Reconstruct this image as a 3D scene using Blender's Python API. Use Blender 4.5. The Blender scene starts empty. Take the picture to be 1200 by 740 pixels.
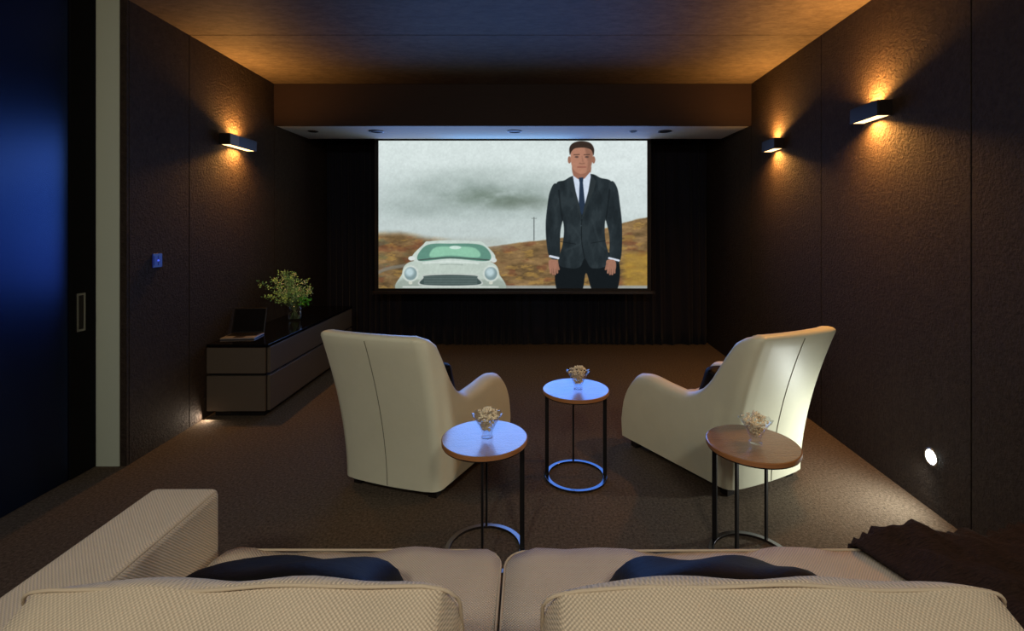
import bpy, bmesh, math, random
import numpy as np
from mathutils import Vector, Matrix
random.seed(7); np.random.seed(7)
PI = math.pi
sc = bpy.context.scene
COL = sc.collection

# ------------------------------------------------------------------ view
sc.view_settings.view_transform = 'Standard'
sc.view_settings.look = 'None'
sc.view_settings.exposure = 0.0
sc.view_settings.gamma = 1.0
sc.view_settings.use_curve_mapping = False
w = bpy.data.worlds.new('world'); sc.world = w; w.use_nodes = True
w.node_tree.nodes['Background'].inputs[0].default_value = (0.02, 0.02, 0.022, 1)
w.node_tree.nodes['Background'].inputs[1].default_value = 0.2

F = 567.0; EYE = 1.45
cam = bpy.data.cameras.new('camera'); cam.sensor_width = 36; cam.lens = 36*F/1200
cam.shift_x = -20/1200; cam.shift_y = -106/1200; cam.clip_start = 0.05
co = bpy.data.objects.new('camera', cam); COL.objects.link(co)
co.location = (0, 0, EYE); co.rotation_euler = (PI/2, 0, 0); sc.camera = co

# ------------------------------------------------------------------ helpers
def srgb(r, g, b):
    f = lambda c: (c/255/12.92) if c/255 <= 0.04045 else ((c/255+0.055)/1.055)**2.4
    return (f(r), f(g), f(b), 1)

def mat(name, col, rough=0.6, metal=0.0, bump=None, var=None, spec=0.5, tint=None, coat=0, sheen=0, emit=None, trans=0, ior=1.45):
    """bump=(scale,strength,distance) var=(scale,amount,stretch)"""
    m = bpy.data.materials.new(name); m.use_nodes = True
    nt = m.node_tree; b = nt.nodes['Principled BSDF']
    b.inputs['Base Color'].default_value = (*col[:3], 1)
    b.inputs['Roughness'].default_value = rough
    b.inputs['Metallic'].default_value = metal
    b.inputs['Specular IOR Level'].default_value = spec
    b.inputs['IOR'].default_value = ior
    b.inputs['Transmission Weight'].default_value = trans
    b.inputs['Coat Weight'].default_value = coat
    b.inputs['Sheen Weight'].default_value = sheen
    if tint: b.inputs['Specular Tint'].default_value = (*tint, 1)
    if emit:
        b.inputs['Emission Color'].default_value = (*emit[:3], 1)
        b.inputs['Emission Strength'].default_value = emit[3]
    tc = nt.nodes.new('ShaderNodeTexCoord')
    if bump:
        n = nt.nodes.new('ShaderNodeTexNoise'); n.inputs['Scale'].default_value = bump[0]
        n.inputs['Detail'].default_value = 6; n.inputs['Roughness'].default_value = 0.65
        nt.links.new(tc.outputs['Object'], n.inputs['Vector'])
        bp = nt.nodes.new('ShaderNodeBump'); bp.inputs['Strength'].default_value = bump[1]
        bp.inputs['Distance'].default_value = bump[2]
        nt.links.new(n.outputs['Fac'], bp.inputs['Height'])
        nt.links.new(bp.outputs['Normal'], b.inputs['Normal'])
    if var:
        mp = nt.nodes.new('ShaderNodeMapping'); mp.inputs['Scale'].default_value = var[2]
        nt.links.new(tc.outputs['Object'], mp.inputs['Vector'])
        n2 = nt.nodes.new('ShaderNodeTexNoise'); n2.inputs['Scale'].default_value = var[0]
        n2.inputs['Detail'].default_value = 8; n2.inputs['Roughness'].default_value = 0.7
        nt.links.new(mp.outputs['Vector'], n2.inputs['Vector'])
        mr = nt.nodes.new('ShaderNodeMapRange')
        mr.inputs['From Min'].default_value = 0.3; mr.inputs['From Max'].default_value = 0.7
        mr.inputs['To Min'].default_value = 1-var[1]; mr.inputs['To Max'].default_value = 1+var[1]
        nt.links.new(n2.outputs['Fac'], mr.inputs['Value'])
        vm = nt.nodes.new('ShaderNodeVectorMath'); vm.operation = 'SCALE'
        vm.inputs[0].default_value = col[:3]
        nt.links.new(mr.outputs['Result'], vm.inputs['Scale'])
        nt.links.new(vm.outputs['Vector'], b.inputs['Base Color'])
    return m

def weave_mat(name, col, s=740, amount=0.24):
    """woven upholstery: a basket weave in object coordinates on all faces"""
    m = mat(name, col, rough=0.9, spec=0.2, sheen=0.1)
    nt = m.node_tree; b = nt.nodes['Principled BSDF']
    tc = [n for n in nt.nodes if n.type == 'TEX_COORD'][0]
    sp = nt.nodes.new('ShaderNodeSeparateXYZ'); nt.links.new(tc.outputs['Object'], sp.inputs[0])
    def mth(op, a, c=None):
        n = nt.nodes.new('ShaderNodeMath'); n.operation = op
        for i, v in enumerate((a, c)):
            if v is None: continue
            if isinstance(v, (int, float)): n.inputs[i].default_value = v
            else: nt.links.new(v, n.inputs[i])
        return n.outputs[0]
    yz = mth('ADD', sp.outputs['Y'], sp.outputs['Z'])
    a = mth('SINE', mth('MULTIPLY', sp.outputs['X'], s))
    c = mth('SINE', mth('MULTIPLY', yz, s))
    h = mth('MULTIPLY', a, c)
    bp = nt.nodes.new('ShaderNodeBump'); bp.inputs['Strength'].default_value = 0.5; bp.inputs['Distance'].default_value = 0.003
    nt.links.new(h, bp.inputs['Height']); nt.links.new(bp.outputs['Normal'], b.inputs['Normal'])
    k = mth('ADD', mth('MULTIPLY', h, amount), 1.0)
    n2 = nt.nodes.new('ShaderNodeTexNoise'); n2.inputs['Scale'].default_value = 5; n2.inputs['Detail'].default_value = 5
    nt.links.new(tc.outputs['Object'], n2.inputs['Vector'])
    k = mth('MULTIPLY', k, mth('ADD', mth('MULTIPLY', n2.outputs['Fac'], 0.25), 0.87))
    vm = nt.nodes.new('ShaderNodeVectorMath'); vm.operation = 'SCALE'; vm.inputs[0].default_value = col[:3]
    nt.links.new(k, vm.inputs['Scale']); nt.links.new(vm.outputs['Vector'], b.inputs['Base Color'])
    return m

def obj(name, bm, m, parent=None, smooth=False, bevel=0, loc=None, rot=None):
    bmesh.ops.recalc_face_normals(bm, faces=bm.faces)
    me = bpy.data.meshes.new(name); bm.to_mesh(me); bm.free()
    for x in (m if isinstance(m, (list, tuple)) else [m]): me.materials.append(x)
    if smooth: me.polygons.foreach_set('use_smooth', [True]*len(me.polygons))
    o = bpy.data.objects.new(name, me); COL.objects.link(o)
    if parent: o.parent = parent
    if loc: o.location = loc
    if rot: o.rotation_euler = rot
    if bevel:
        md = o.modifiers.new('bevel', 'BEVEL'); md.width = bevel; md.segments = 3; md.limit_method = 'ANGLE'
    return o

def tag(o, label, cat, group=None, kind=None):
    o['label'] = label; o['category'] = cat
    if group: o['group'] = group
    if kind: o['kind'] = kind
    return o
def thing(name, label, cat, loc=(0, 0, 0), rz=0, group=None):
    o = bpy.data.objects.new(name, None); COL.objects.link(o)
    o.empty_display_size = 0.1; o.location = loc; o.rotation_euler = (0, 0, rz)
    return tag(o, label, cat, group)
def struct(o, label=None):
    o['kind'] = 'structure'
    if label: o['label'] = label
    return o

def box(bm, x0, x1, y0, y1, z0, z1, mi=0):
    v = [bm.verts.new(p) for p in ((x0,y0,z0),(x1,y0,z0),(x1,y1,z0),(x0,y1,z0),(x0,y0,z1),(x1,y0,z1),(x1,y1,z1),(x0,y1,z1))]
    for f in ((0,1,2,3),(4,5,6,7),(0,1,5,4),(1,2,6,5),(2,3,7,6),(3,0,4,7)):
        bm.faces.new([v[i] for i in f]).material_index = mi
    return v
def bx(*a, mi=0):
    bm = bmesh.new(); box(bm, *a, mi=mi); return bm
def hexa(bm, p4, z0, z1):
    """prism over a four sided plan"""
    lo = [bm.verts.new((x, y, z0)) for x, y in p4]; hi = [bm.verts.new((x, y, z1)) for x, y in p4]
    bm.faces.new(lo); bm.faces.new(hi)
    for i in range(4): bm.faces.new((lo[i], lo[(i+1) % 4], hi[(i+1) % 4], hi[i]))
def lathe(bm, prof, n=48, closed=False, cx=0, cy=0):
    rings = []
    for r, z in prof:
        if r < 1e-6: rings.append([bm.verts.new((cx, cy, z))])
        else: rings.append([bm.verts.new((cx+r*math.cos(2*PI*i/n), cy+r*math.sin(2*PI*i/n), z)) for i in range(n)])
    pairs = list(zip(rings, rings[1:])) + ([(rings[-1], rings[0])] if closed else [])
    for a, b in pairs:
        for i in range(n):
            j = (i+1) % n
            if len(a) == 1 and len(b) == 1: continue
            if len(a) == 1: bm.faces.new((a[0], b[i], b[j]))
            elif len(b) == 1: bm.faces.new((a[i], a[j], b[0]))
            else: bm.faces.new((a[i], a[j], b[j], b[i]))
def tube(bm, pts, r, n=8, closed=False):
    pts = [Vector(p) for p in pts]; rings = []; N = len(pts)
    for k, p in enumerate(pts):
        if closed: t = pts[(k+1) % N]-pts[k-1]
        else: t = pts[min(k+1, N-1)]-pts[max(k-1, 0)]
        t.normalize()
        up = Vector((0, 0, 1)) if abs(t.z) < 0.9 else Vector((0, 1, 0))
        a = t.cross(up).normalized(); b = t.cross(a)
        rr = r[k] if isinstance(r, (list, tuple)) else r
        rings.append([bm.verts.new(p+(a*math.cos(2*PI*i/n)+b*math.sin(2*PI*i/n))*rr) for i in range(n)])
    for k in range(N if closed else N-1):
        A, B = rings[k], rings[(k+1) % N]
        for i in range(n): bm.faces.new((A[i], A[(i+1) % n], B[(i+1) % n], B[i]))
    if not closed: bm.faces.new(rings[0]); bm.faces.new(rings[-1])
def interp(x, xs, ys):
    """smooth monotone interpolation"""
    x = min(max(x, xs[0]), xs[-1]); n = len(xs)
    d = [(ys[i+1]-ys[i])/(xs[i+1]-xs[i]) for i in range(n-1)]
    m = [d[0]]+[0 if d[i-1]*d[i] <= 0 else 2*d[i-1]*d[i]/(d[i-1]+d[i]) for i in range(1, n-1)]+[d[-1]]
    for i in range(n-1):
        if x <= xs[i+1]:
            h = xs[i+1]-xs[i]; t = (x-xs[i])/h
            return ((2*t**3-3*t*t+1)*ys[i]+(t**3-2*t*t+t)*h*m[i]+(-2*t**3+3*t*t)*ys[i+1]+(t**3-t*t)*h*m[i+1])
    return ys[-1]

# ------------------------------------------------------------------ materials
M = {}
M['wall'] = mat('wall_fabric', srgb(58, 48, 41), rough=0.75, spec=0.2, bump=(60, 1.0, 0.02), var=(30, 0.35, (1, 1, 1)))
M['ceil'] = mat('ceiling_veneer', srgb(92, 84, 76), rough=0.65, spec=0.3, bump=(60, 0.4, 0.004), var=(13, 0.4, (1, 2.2, 1)))
M['groove'] = mat('groove_black', srgb(8, 7, 7), rough=0.9, spec=0.1)
M['fascia'] = mat('fascia_veneer', srgb(38, 26, 24), rough=0.7, spec=0.3, bump=(80, 0.2, 0.003), var=(8, 0.15, (1, 1, 8)))
M['soffit'] = mat('soffit_paint', srgb(205, 208, 212), rough=0.8, spec=0.1)
M['carpet'] = mat('carpet_pile', srgb(100, 88, 75), rough=1.0, spec=0.05, bump=(200, 1.0, 0.012), var=(75, 0.6, (1, 1, 1)))
M['door'] = mat('door_lacquer', srgb(14, 15, 20), rough=0.24, spec=0.5, ior=2.5, tint=(0.12, 0.32, 1.0), bump=(120, 0.05, 0.002))
M['door_edge'] = mat('door_stile', srgb(16, 16, 17), rough=0.8, spec=0.1)
M['post'] = mat('painted_post', srgb(196, 204, 186), rough=0.75, spec=0.15)
M['steel'] = mat('brushed_steel', srgb(160, 155, 150), rough=0.3, metal=1.0)
M['black'] = mat('black_powder_metal', srgb(22, 20, 20), rough=0.5, spec=0.3)
M['bronze'] = mat('dark_bronze', srgb(46, 40, 38), rough=0.38, metal=0.6)
M['curtain'] = mat('curtain_velvet', srgb(30, 30, 38), rough=0.95, spec=0.05, sheen=0.05)
M['leather'] = mat('cream_leather', srgb(216, 214, 190), rough=0.42, spec=0.4, bump=(160, 0.12, 0.003), var=(4, 0.04, (1, 1, 1)))
M['seam'] = mat('leather_seam', srgb(120, 118, 100), rough=0.7, spec=0.2)
M['leg'] = mat('dark_wood_leg', srgb(24, 18, 15), rough=0.5)
M['velvet'] = mat('dark_velvet', srgb(15, 13, 14), rough=0.6, spec=0.14, bump=(30, 0.3, 0.01))
M['sofa'] = weave_mat('sofa_weave', srgb(206, 188, 164))
M['piping'] = mat('sofa_piping', srgb(196, 178, 154), rough=0.9, spec=0.1, bump=(300, 0.4, 0.003))
M['wood'] = mat('table_walnut', srgb(150, 112, 74), rough=0.3, spec=0.6, coat=1.0, bump=(110, 0.8, 0.003), var=(7, 0.3, (1.5, 12, 1)))
M['wood'].node_tree.nodes['Principled BSDF'].inputs['Coat IOR'].default_value = 2.0
M['wood'].node_tree.nodes['Principled BSDF'].inputs['Coat Roughness'].default_value = 0.2
M['woodrim'] = mat('table_rim', srgb(160, 108, 66), rough=0.4, var=(7, 0.15, (1, 1, 8)))
M['ring'] = mat('polished_ring', srgb(120, 120, 128), rough=0.22, metal=1.0)
M['cabinet'] = mat('cabinet_bronze_glass', srgb(92, 82, 72), rough=0.35, spec=0.5)
M['cabtop'] = mat('cabinet_black_glass', srgb(10, 10, 12), rough=0.08, spec=0.6)
M['laptop'] = mat('laptop_black', srgb(9, 9, 10), rough=0.4)
M['silver'] = mat('laptop_silver', srgb(150, 150, 156), rough=0.35, metal=0.6)
M['glass'] = mat('clear_glass', (1, 1, 1), rough=0.0, trans=1.0, ior=1.45)
gm = bpy.data.materials.new('thin_clear_glass'); gm.use_nodes = True; nt = gm.node_tree
nt.nodes.remove(nt.nodes['Principled BSDF'])
lw_ = nt.nodes.new('ShaderNodeLayerWeight'); lw_.inputs['Blend'].default_value = 0.5
pw_ = nt.nodes.new('ShaderNodeMath'); pw_.operation = 'POWER'; pw_.inputs[1].default_value = 2.5; nt.links.new(lw_.outputs['Facing'], pw_.inputs[0])
fr_ = nt.nodes.new('ShaderNodeMath'); fr_.operation = 'MULTIPLY_ADD'; fr_.inputs[1].default_value = 0.5; fr_.inputs[2].default_value = 0.04; nt.links.new(pw_.outputs[0], fr_.inputs[0])
tr_ = nt.nodes.new('ShaderNodeBsdfTransparent'); tr_.inputs['Color'].default_value = (.95, .96, .97, 1)
gl_ = nt.nodes.new('ShaderNodeBsdfGlossy'); gl_.inputs['Roughness'].default_value = 0.04
mx_ = nt.nodes.new('ShaderNodeMixShader')
nt.links.new(fr_.outputs[0], mx_.inputs[0]); nt.links.new(tr_.outputs[0], mx_.inputs[1]); nt.links.new(gl_.outputs[0], mx_.inputs[2])
nt.links.new(mx_.outputs[0], nt.nodes['Material Output'].inputs['Surface']); M['glass'] = gm
M['popcorn'] = mat('popcorn', srgb(244, 230, 198), rough=0.8, var=(90, 0.3, (1, 1, 1)))
M['leaf'] = mat('foliage_green', srgb(140, 190, 124), rough=0.6, var=(20, 0.35, (1, 1, 1)))
M['leafd'] = mat('foliage_bright', srgb(82, 160, 50), rough=0.5)
M['bloom'] = mat('small_white_bloom', srgb(216, 222, 190), rough=0.7)
M['stem'] = mat('plant_stem', srgb(86, 110, 60), rough=0.6)
M['warm'] = mat('lamp_glass_warm', srgb(255, 220, 160), rough=0.5, emit=(1.0, 0.62, 0.25, 4.0))
M['white_led'] = mat('lamp_glass_white', srgb(250, 255, 255), rough=0.5, emit=(0.9, 1.0, 0.97, 60.0))
M['blue_led'] = mat('blue_indicator', srgb(40, 60, 200), rough=0.4, emit=(0.08, 0.14, 1.0, 1.1))
M['throw'] = mat('throw_knit', srgb(54, 39, 33), rough=0.85, spec=0.2, sheen=0.0, bump=(110, 1.0, 0.02), var=(45, 0.75, (1, 7, 1)))

# ------------------------------------------------------------------ room shell
CEIL = 2.81; YB = 6.02; YF = -1.7
def rx(y): return 1.945+0.0415*y           # right wall plane
def lx(y): return -(2.36+0.02*y)            # left wall plane
SE = [2.23, 3.46, 4.66]                     # panel joints
g = 0.004
def panels(fx, ys, out, side):
    bm = bmesh.new()
    hexa(bm, [(fx(ys[0])+out*0.02, ys[0]), (fx(ys[0])+out*0.12, ys[0]), (fx(ys[-1])+out*0.12, ys[-1]), (fx(ys[-1])+out*0.02, ys[-1])], 0, CEIL)
    for f in bm.faces: f.material_index = 1
    n0 = len(bm.faces)
    for a, b in zip(ys, ys[1:]):
        hexa(bm, [(fx(a), a+g), (fx(b), b-g), (fx(b)+out*0.0195, b-g), (fx(a)+out*0.0195, a+g)], 0.0, CEIL)
    bm.faces.ensure_lookup_table()
    for f in bm.faces[n0:]: f.material_index = 0
    return struct(obj('wall_'+side, bm, [M['wall'], M['groove']]))
panels(rx, [YF, -0.2, 1.0]+SE+[YB], 1, 'right')
panels(lx, [2.925]+SE[1:]+[YB], -1, 'left')
struct(obj('wall_far', bx(lx(YB)-0.02, rx(YB)+0.02, YB, YB+0.1, 0, CEIL), M['groove']))
struct(obj('wall_near', bx(-2.75, rx(YF)+0.1, YF-0.1, YF, 0, CEIL), M['wall']))
struct(obj('floor', bx(-2.9, 2.4, YF-0.1, YB+0.1, -0.1, 0), M['carpet']))
bm = bmesh.new()
box(bm, -2.9, 2.4, YF-0.1, YB+0.1, CEIL+0.012, CEIL+0.1, mi=1)
for a, b in zip([YF, -0.2, 1.0]+SE, [-0.2, 1.0]+SE+[YB]):
    box(bm, -2.75, 2.3, a+g, b-g, CEIL, CEIL+0.0115)
struct(obj('ceiling', bm, [M['ceil'], M['groove']]))
# side wall with the dark sliding door, left of the camera
XD = -2.60
struct(obj('wall_door_side', bx(XD-0.14, XD-0.045, YF, 2.9, 0, CEIL), M['door_edge']))
bm = bmesh.new()
box(bm, XD-0.04, XD-0.008, -1.2, 2.742, 0.004, CEIL-0.002)
d = struct(obj('door_1', bm, M['door']), 'dark lacquered sliding door with steel pull')
obj('door_stile', bx(XD-0.04, XD, 2.744, 2.9, 0.004, CEIL-0.002), M['door_edge'], d)
bm = bmesh.new()
yz0, yz1, hz0, hz1 = 2.775, 2.83, 0.835, 1.055
box(bm, XD-0.001, XD+0.006, yz0, yz0+0.012, hz0, hz1); box(bm, XD-0.001, XD+0.006, yz1-0.012, yz1, hz0, hz1)
box(bm, XD-0.001, XD+0.006, yz0+0.012, yz1-0.012, hz0, hz0+0.012); box(bm, XD-0.001, XD+0.006, yz0+0.012, yz1-0.012, hz1-0.012, hz1)
h = obj('door_pull', bm, M['steel'], d)
obj('pull_recess', bx(XD-0.002, XD+0.002, yz0+0.012, yz1-0.012, hz0+0.012, hz1-0.012), M['bronze'], h)
struct(obj('trim_1', bx(-2.60, -2.461, 2.905, 3.0, 0, CEIL-0.001), M['post']), 'pale grey painted post beside the door')
struct(obj('trim_2', bx(-2.459, lx(2.92)+0.0, 2.908, 2.922, 0, CEIL-0.001), M['wall']))
# soffit
SB = 2.41; SY0, SY1 = 4.65, 5.38
bm = bmesh.new()
hexa(bm, [(lx(SY0)+.001, SY0), (rx(SY0)-.001, SY0), (rx(SY0)-.001, SY0+0.02), (lx(SY0)+.001, SY0+0.02)], SB-0.006, CEIL-0.003)
fa = struct(obj('trim_3', bm, M['fascia']), 'dark brown bulkhead board across the room above the screen')
bm = bmesh.new()
hexa(bm, [(lx(SY0)+.002, SY0+0.021), (rx(SY0)-.002, SY0+0.021), (rx(SY0)-.002, SY1), (lx(SY0)+.002, SY1)], SB, SB+0.03)
hexa(bm, [(lx(SY0)+.002, SY1-0.02), (rx(SY0)-.002, SY1-0.02), (rx(SY0)-.002, SY1), (lx(SY0)+.002, SY1)], SB+0.031, CEIL-0.003)
struct(obj('trim_4', bm, M['soffit']), 'pale underside of the bulkhead')
# dark panel joint between wall and bulkhead is real geometry: the grooves of the walls

# recessed fittings in the bulkhead underside
def px2soffit(px, y=4.94): return (px-620)*y/F
for i, (px, wd, lab) in enumerate([(367, 0.05, 'round dark recessed fitting nearest the left end of the bulkhead underside'),
                         (441, 0.075, 'dark recessed fitting above the left top corner of the screen'),
                         (603, 0.075, 'dark recessed fitting above the middle of the screen, in the blue glow'),
                         (742, 0.04, 'small dark recessed fitting above the right part of the screen'),
                         (779, 0.07, 'dark recessed fitting just past the right top corner of the screen')]):
    t = thing('recessed_downlight', lab, 'downlight', (px2soffit(px), 4.94, SB), 0, 'recessed fittings in the bulkhead')
    bm = bmesh.new(); lathe(bm, [(wd, -0.001), (wd, -0.006), (wd*0.8, -0.008), (wd*0.78, -0.001)], 32, closed=True); obj('trim_ring', bm, M['bronze'], t, smooth=True)
    bm = bmesh.new(); lathe(bm, [(0, -0.002), (wd*0.77, -0.002), (wd*0.77, -0.001), (0, -0.001)], 24); obj('lens', bm, M['black'], t)

# ------------------------------------------------------------------ curtain
bm = bmesh.new()
cw0, cw1 = lx(5.85)+0.03, rx(5.85)-0.03
NX, NZ = 620, 14; ph = 0; rows = []
phs = [];
for i in range(NX+1):
    phs.append(ph); ph += (2*PI/ (NX/46.0))*(1+0.35*math.sin(i*0.031)+0.25*math.sin(i*0.083+1))
for j in range(NZ+1):
    z = 0.006+(2.77-0.006)*j/NZ; row = []
    for i in range(NX+1):
        x = cw0+(cw1-cw0)*i/NX
        a = 0.030*(1-0.35*j/NZ)
        y = 5.86+a*math.sin(phs[i])+0.008*math.sin(phs[i]*2.1+z*2)
        zz = z+(0.006+0.006*math.sin(i*0.02) if j == 0 else 0)
        row.append(bm.verts.new((x+0.006*math.sin(phs[i]*2), y, zz)))
    rows.append(row)
for j in range(NZ):
    for i in range(NX): bm.faces.new((rows[j][i], rows[j][i+1], rows[j+1][i+1], rows[j+1][i]))
cu = obj('curtain', bm, M['curtain'], smooth=True)
sd = cu.modifiers.new('solid', 'SOLIDIFY'); sd.thickness = 0.004
tag(cu, 'dark pleated curtain covering the whole far wall behind the screen', 'curtain')

# ------------------------------------------------------------------ film picture (painted procedurally, generic scene)
Z = 3.5235
GX0, GX1, GY0, GY1 = 48, 1157, 53, 663
step = 2.0
nx = int((GX1-GX0)/step)+1; ny = int((GY1-GY0)/step)+1
XX, YY = np.meshgrid(np.linspace(GX0, GX1, nx), np.linspace(GY0, GY1, ny))
def vnoise(sx, sy, seed, oct=4, pers=0.55):
    out = np.zeros_like(XX); amp = 1; tot = 0
    for o in range(oct):
        rs = np.random.RandomState(seed+o*17)
        gx = XX/sx*2**o; gy = YY/sy*2**o
        G = rs.rand(int(gy.max())+3, int(gx.max())+3)
        ix = gx.astype(int); iy = gy.astype(int); fx = gx-ix; fy = gy-iy
        fx = fx*fx*(3-2*fx); fy = fy*fy*(3-2*fy)
        v = (G[iy, ix]*(1-fx)+G[iy, ix+1]*fx)*(1-fy)+(G[iy+1, ix]*(1-fx)+G[iy+1, ix+1]*fx)*fy
        out += v*amp; tot += amp; amp *= pers
    return out/tot
def ss(a, b, x):
    t = np.clip((x-a)/(b-a), 0, 1); return t*t*(3-2*t)
def C(*c): return np.array(c, float)/255
img = np.zeros(XX.shape+(3,))
def mix(mask, col):
    global img
    img = img*(1-mask[..., None])+np.asarray(col)*mask[..., None]
def spline(pts, n=8, closed=True):
    P = np.array(pts, float); N = len(P); out = []
    for i in range(N if closed else N-1):
        p0 = P[(i-1) % N] if closed or i > 0 else P[i]; p1 = P[i]; p2 = P[(i+1) % N]; p3 = P[(i+2) % N] if closed or i+2 < N else p2
        for k in range(n):
            t = k/n
            out.append(0.5*((2*p1)+(-p0+p2)*t+(2*p0-5*p1+4*p2-p3)*t*t+(-p0+3*p1-3*p2+p3)*t**3))
    if not closed: out.append(P[-1])
    return np.array(out)
def pmask(pts, soft=1.5, smooth=True):
    P = spline(pts) if smooth else np.array(pts, float)
    inside = np.zeros(XX.shape, bool); dist = np.full(XX.shape, 1e9)
    x0, x1, y0, y1 = P[:, 0].min()-8, P[:, 0].max()+8, P[:, 1].min()-8, P[:, 1].max()+8
    i0 = max(0, int((x0-GX0)/step)); i1 = min(nx, int((x1-GX0)/step)+2); j0 = max(0, int((y0-GY0)/step)); j1 = min(ny, int((y1-GY0)/step)+2)
    X = XX[j0:j1, i0:i1]; Y = YY[j0:j1, i0:i1]; ins = np.zeros(X.shape, bool); ds = np.full(X.shape, 1e9)
    for k in range(len(P)):
        a, b = P[k], P[(k+1) % len(P)]
        c = (a[1] > Y) != (b[1] > Y)
        with np.errstate(divide='ignore', invalid='ignore'):
            xi = (b[0]-a[0])*(Y-a[1])/(b[1]-a[1]+1e-12)+a[0]
        ins ^= c & (X < xi)
        ab = b-a; t = np.clip(((X-a[0])*ab[0]+(Y-a[1])*ab[1])/(ab@ab+1e-9), 0, 1)
        ds = np.minimum(ds, np.hypot(X-a[0]-ab[0]*t, Y-a[1]-ab[1]*t))
    sdist = np.where(ins, -ds, ds)
    m = np.zeros(XX.shape); m[j0:j1, i0:i1] = 1-ss(-soft, soft, sdist); return m
def lmask(pts, wd, soft=1.2):
    P = spline(pts, closed=False) if len(pts) > 2 else np.array(pts, float); ds = np.full(XX.shape, 1e9)
    for a, b in zip(P, P[1:]):
        ab = b-a; t = np.clip(((XX-a[0])*ab[0]+(YY-a[1])*ab[1])/(ab@ab+1e-9), 0, 1)
        ds = np.minimum(ds, np.hypot(XX-a[0]-ab[0]*t, YY-a[1]-ab[1]*t))
    return 1-ss(wd/2-soft, wd/2+soft, ds)
def emask(cx, cy, rx_, ry_, soft=0.12):
    return 1-ss(1-soft, 1+soft, np.hypot((XX-cx)/rx_, (YY-cy)/ry_))
# misty sky
n1 = vnoise(260, 90, 3); n2 = vnoise(120, 50, 9); n3 = vnoise(30, 14, 21)
img[:] = C(214, 226, 224)
mix(ss(120, 300, YY+120*(n1-.5))*0.55, C(178, 192, 190))
mix(ss(.05, .9, 1-np.hypot((XX-500)/560, (YY-275)/170))*(0.25+0.9*n2)*.9, C(138, 154, 148))
mix(ss(.2, 1, 1-np.hypot((XX-520)/330, (YY-290)/75))*np.clip(1.9*n2-.35, 0, 1), C(112, 128, 116))
mix(ss(.1, 1, 1-np.hypot((XX-180)/260, (YY-330)/80))*(0.2+.7*n1), C(150, 164, 160))
mix(ss(.15, 1, 1-np.hypot((XX-640)/260, (YY-315)/55))*(0.9*n2), C(104, 116, 104))
mix(ss(360, 400, YY)*(1-ss(440, 520, YY))*0.65, C(190, 202, 200))
mix(ss(700, 1100, XX)*(1-ss(330, 420, YY))*0.5, C(222, 232, 232))
# hills
hn = vnoise(70, 22, 33, 5, .62); hc = vnoise(45, 16, 44, 4, .6); hp = vnoise(150, 60, 55, 3)
hill = np.clip(C(122, 98, 66)*(0.55+0.9*hn[..., None]), 0, 1)
def hmix(h, m, c): return h*(1-m[..., None])+np.asarray(c)*(m[..., None])
hill = hmix(hill, ss(.52, .7, hc)*.7, C(166, 132, 72))
hill = hmix(hill, ss(.5, .72, vnoise(60, 25, 66))*.55, C(112, 66, 48))
hill = hmix(hill, ss(.52, .75, vnoise(60, 25, 77))*.5*(XX < 400), C(86, 96, 78))
hill *= (0.85+0.3*n3[..., None])
ridgeL = np.interp(XX, [48, 140, 240, 330, 480], [432, 428, 452, 462, 500])
ridgeR = np.interp(XX, [430, 500, 600, 740, 900, 1060, 1110, 1157], [505, 492, 478, 462, 440, 392, 378, 368])
hm = np.maximum(ss(-14, 22, YY-ridgeL+8*(hn-.5)), ss(-3, 5, YY-ridgeR+10*(hn-.5)))
img = img*(1-hm[..., None])+hill*hm[..., None]
mix(ss(1040, 1080, XX)*ss(500, 530, YY)*(0.4+hc*.5), C(176, 140, 58))
mix(ss(440, 470, YY)*(1-ss(470, 520, YY))*ss(250, 360, XX)*(1-ss(500, 640, XX))*0.55, C(170, 176, 168))
mix(lmask([(40, 600), (90, 580), (180, 566)], 14, 4)*.6, C(128, 132, 128))
mix(ss(648, 655, YY)*ss(520, 560, XX), C(150, 152, 146))
mix(lmask([(690, 370), (690, 464)], 4), C(96, 104, 104)); mix(lmask([(680, 374), (700, 374)], 2), C(110, 118, 116))
# a plain old pale saloon car seen from the front
mix(pmask([(146, 680), (146, 600), (160, 565), (205, 548), (345, 540), (485, 548), (530, 565), (545, 600), (545, 680)]), C(186, 200, 190))
mix(pmask([(150, 680), (150, 625), (345, 640), (541, 625), (541, 680)], 8)*.55, C(128, 140, 130))
mix(pmask([(200, 552), (236, 478), (262, 468), (345, 464), (440, 468), (484, 478), (514, 552)]), C(196, 210, 202))
mix(pmask([(212, 548), (244, 486), (345, 478), (478, 486), (504, 548), (345, 540)], 1.5), C(96, 142, 126))
mix(pmask([(262, 534), (278, 496), (345, 490), (444, 496), (462, 534), (345, 528)], 4), C(142, 196, 168))
mix(emask(365, 494, 24, 7), C(200, 226, 214))
mix(lmask([(214, 546), (345, 536), (504, 546)], 5), C(70, 84, 80))
mix(lmask([(232, 560), (345, 552), (460, 560)], 6, 3)*.6, C(222, 232, 226))
mix(emask(184, 539, 13, 9), C(214, 222, 218)); mix(emask(524, 547, 12, 9), C(206, 214, 210))
for cx in (180, 512):
    mix(emask(cx, 602, 33, 34), C(206, 216, 208)); mix(emask(cx, 602, 26, 27), C(128, 150, 152)); mix(emask(cx-4, 596, 17, 17, .5), C(186, 208, 212))
    mix(emask(cx, 640, 8, 7), C(206, 210, 196))
mix(pmask([(228, 618), (240, 606), (345, 602), (450, 606), (462, 618), (462, 652), (228, 652)], 1.5), C(186, 194, 188))
mix(pmask([(234, 620), (244, 611), (345, 607), (446, 611), (456, 620), (456, 648), (234, 648)], 1.5), C(66, 82, 80))
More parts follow.
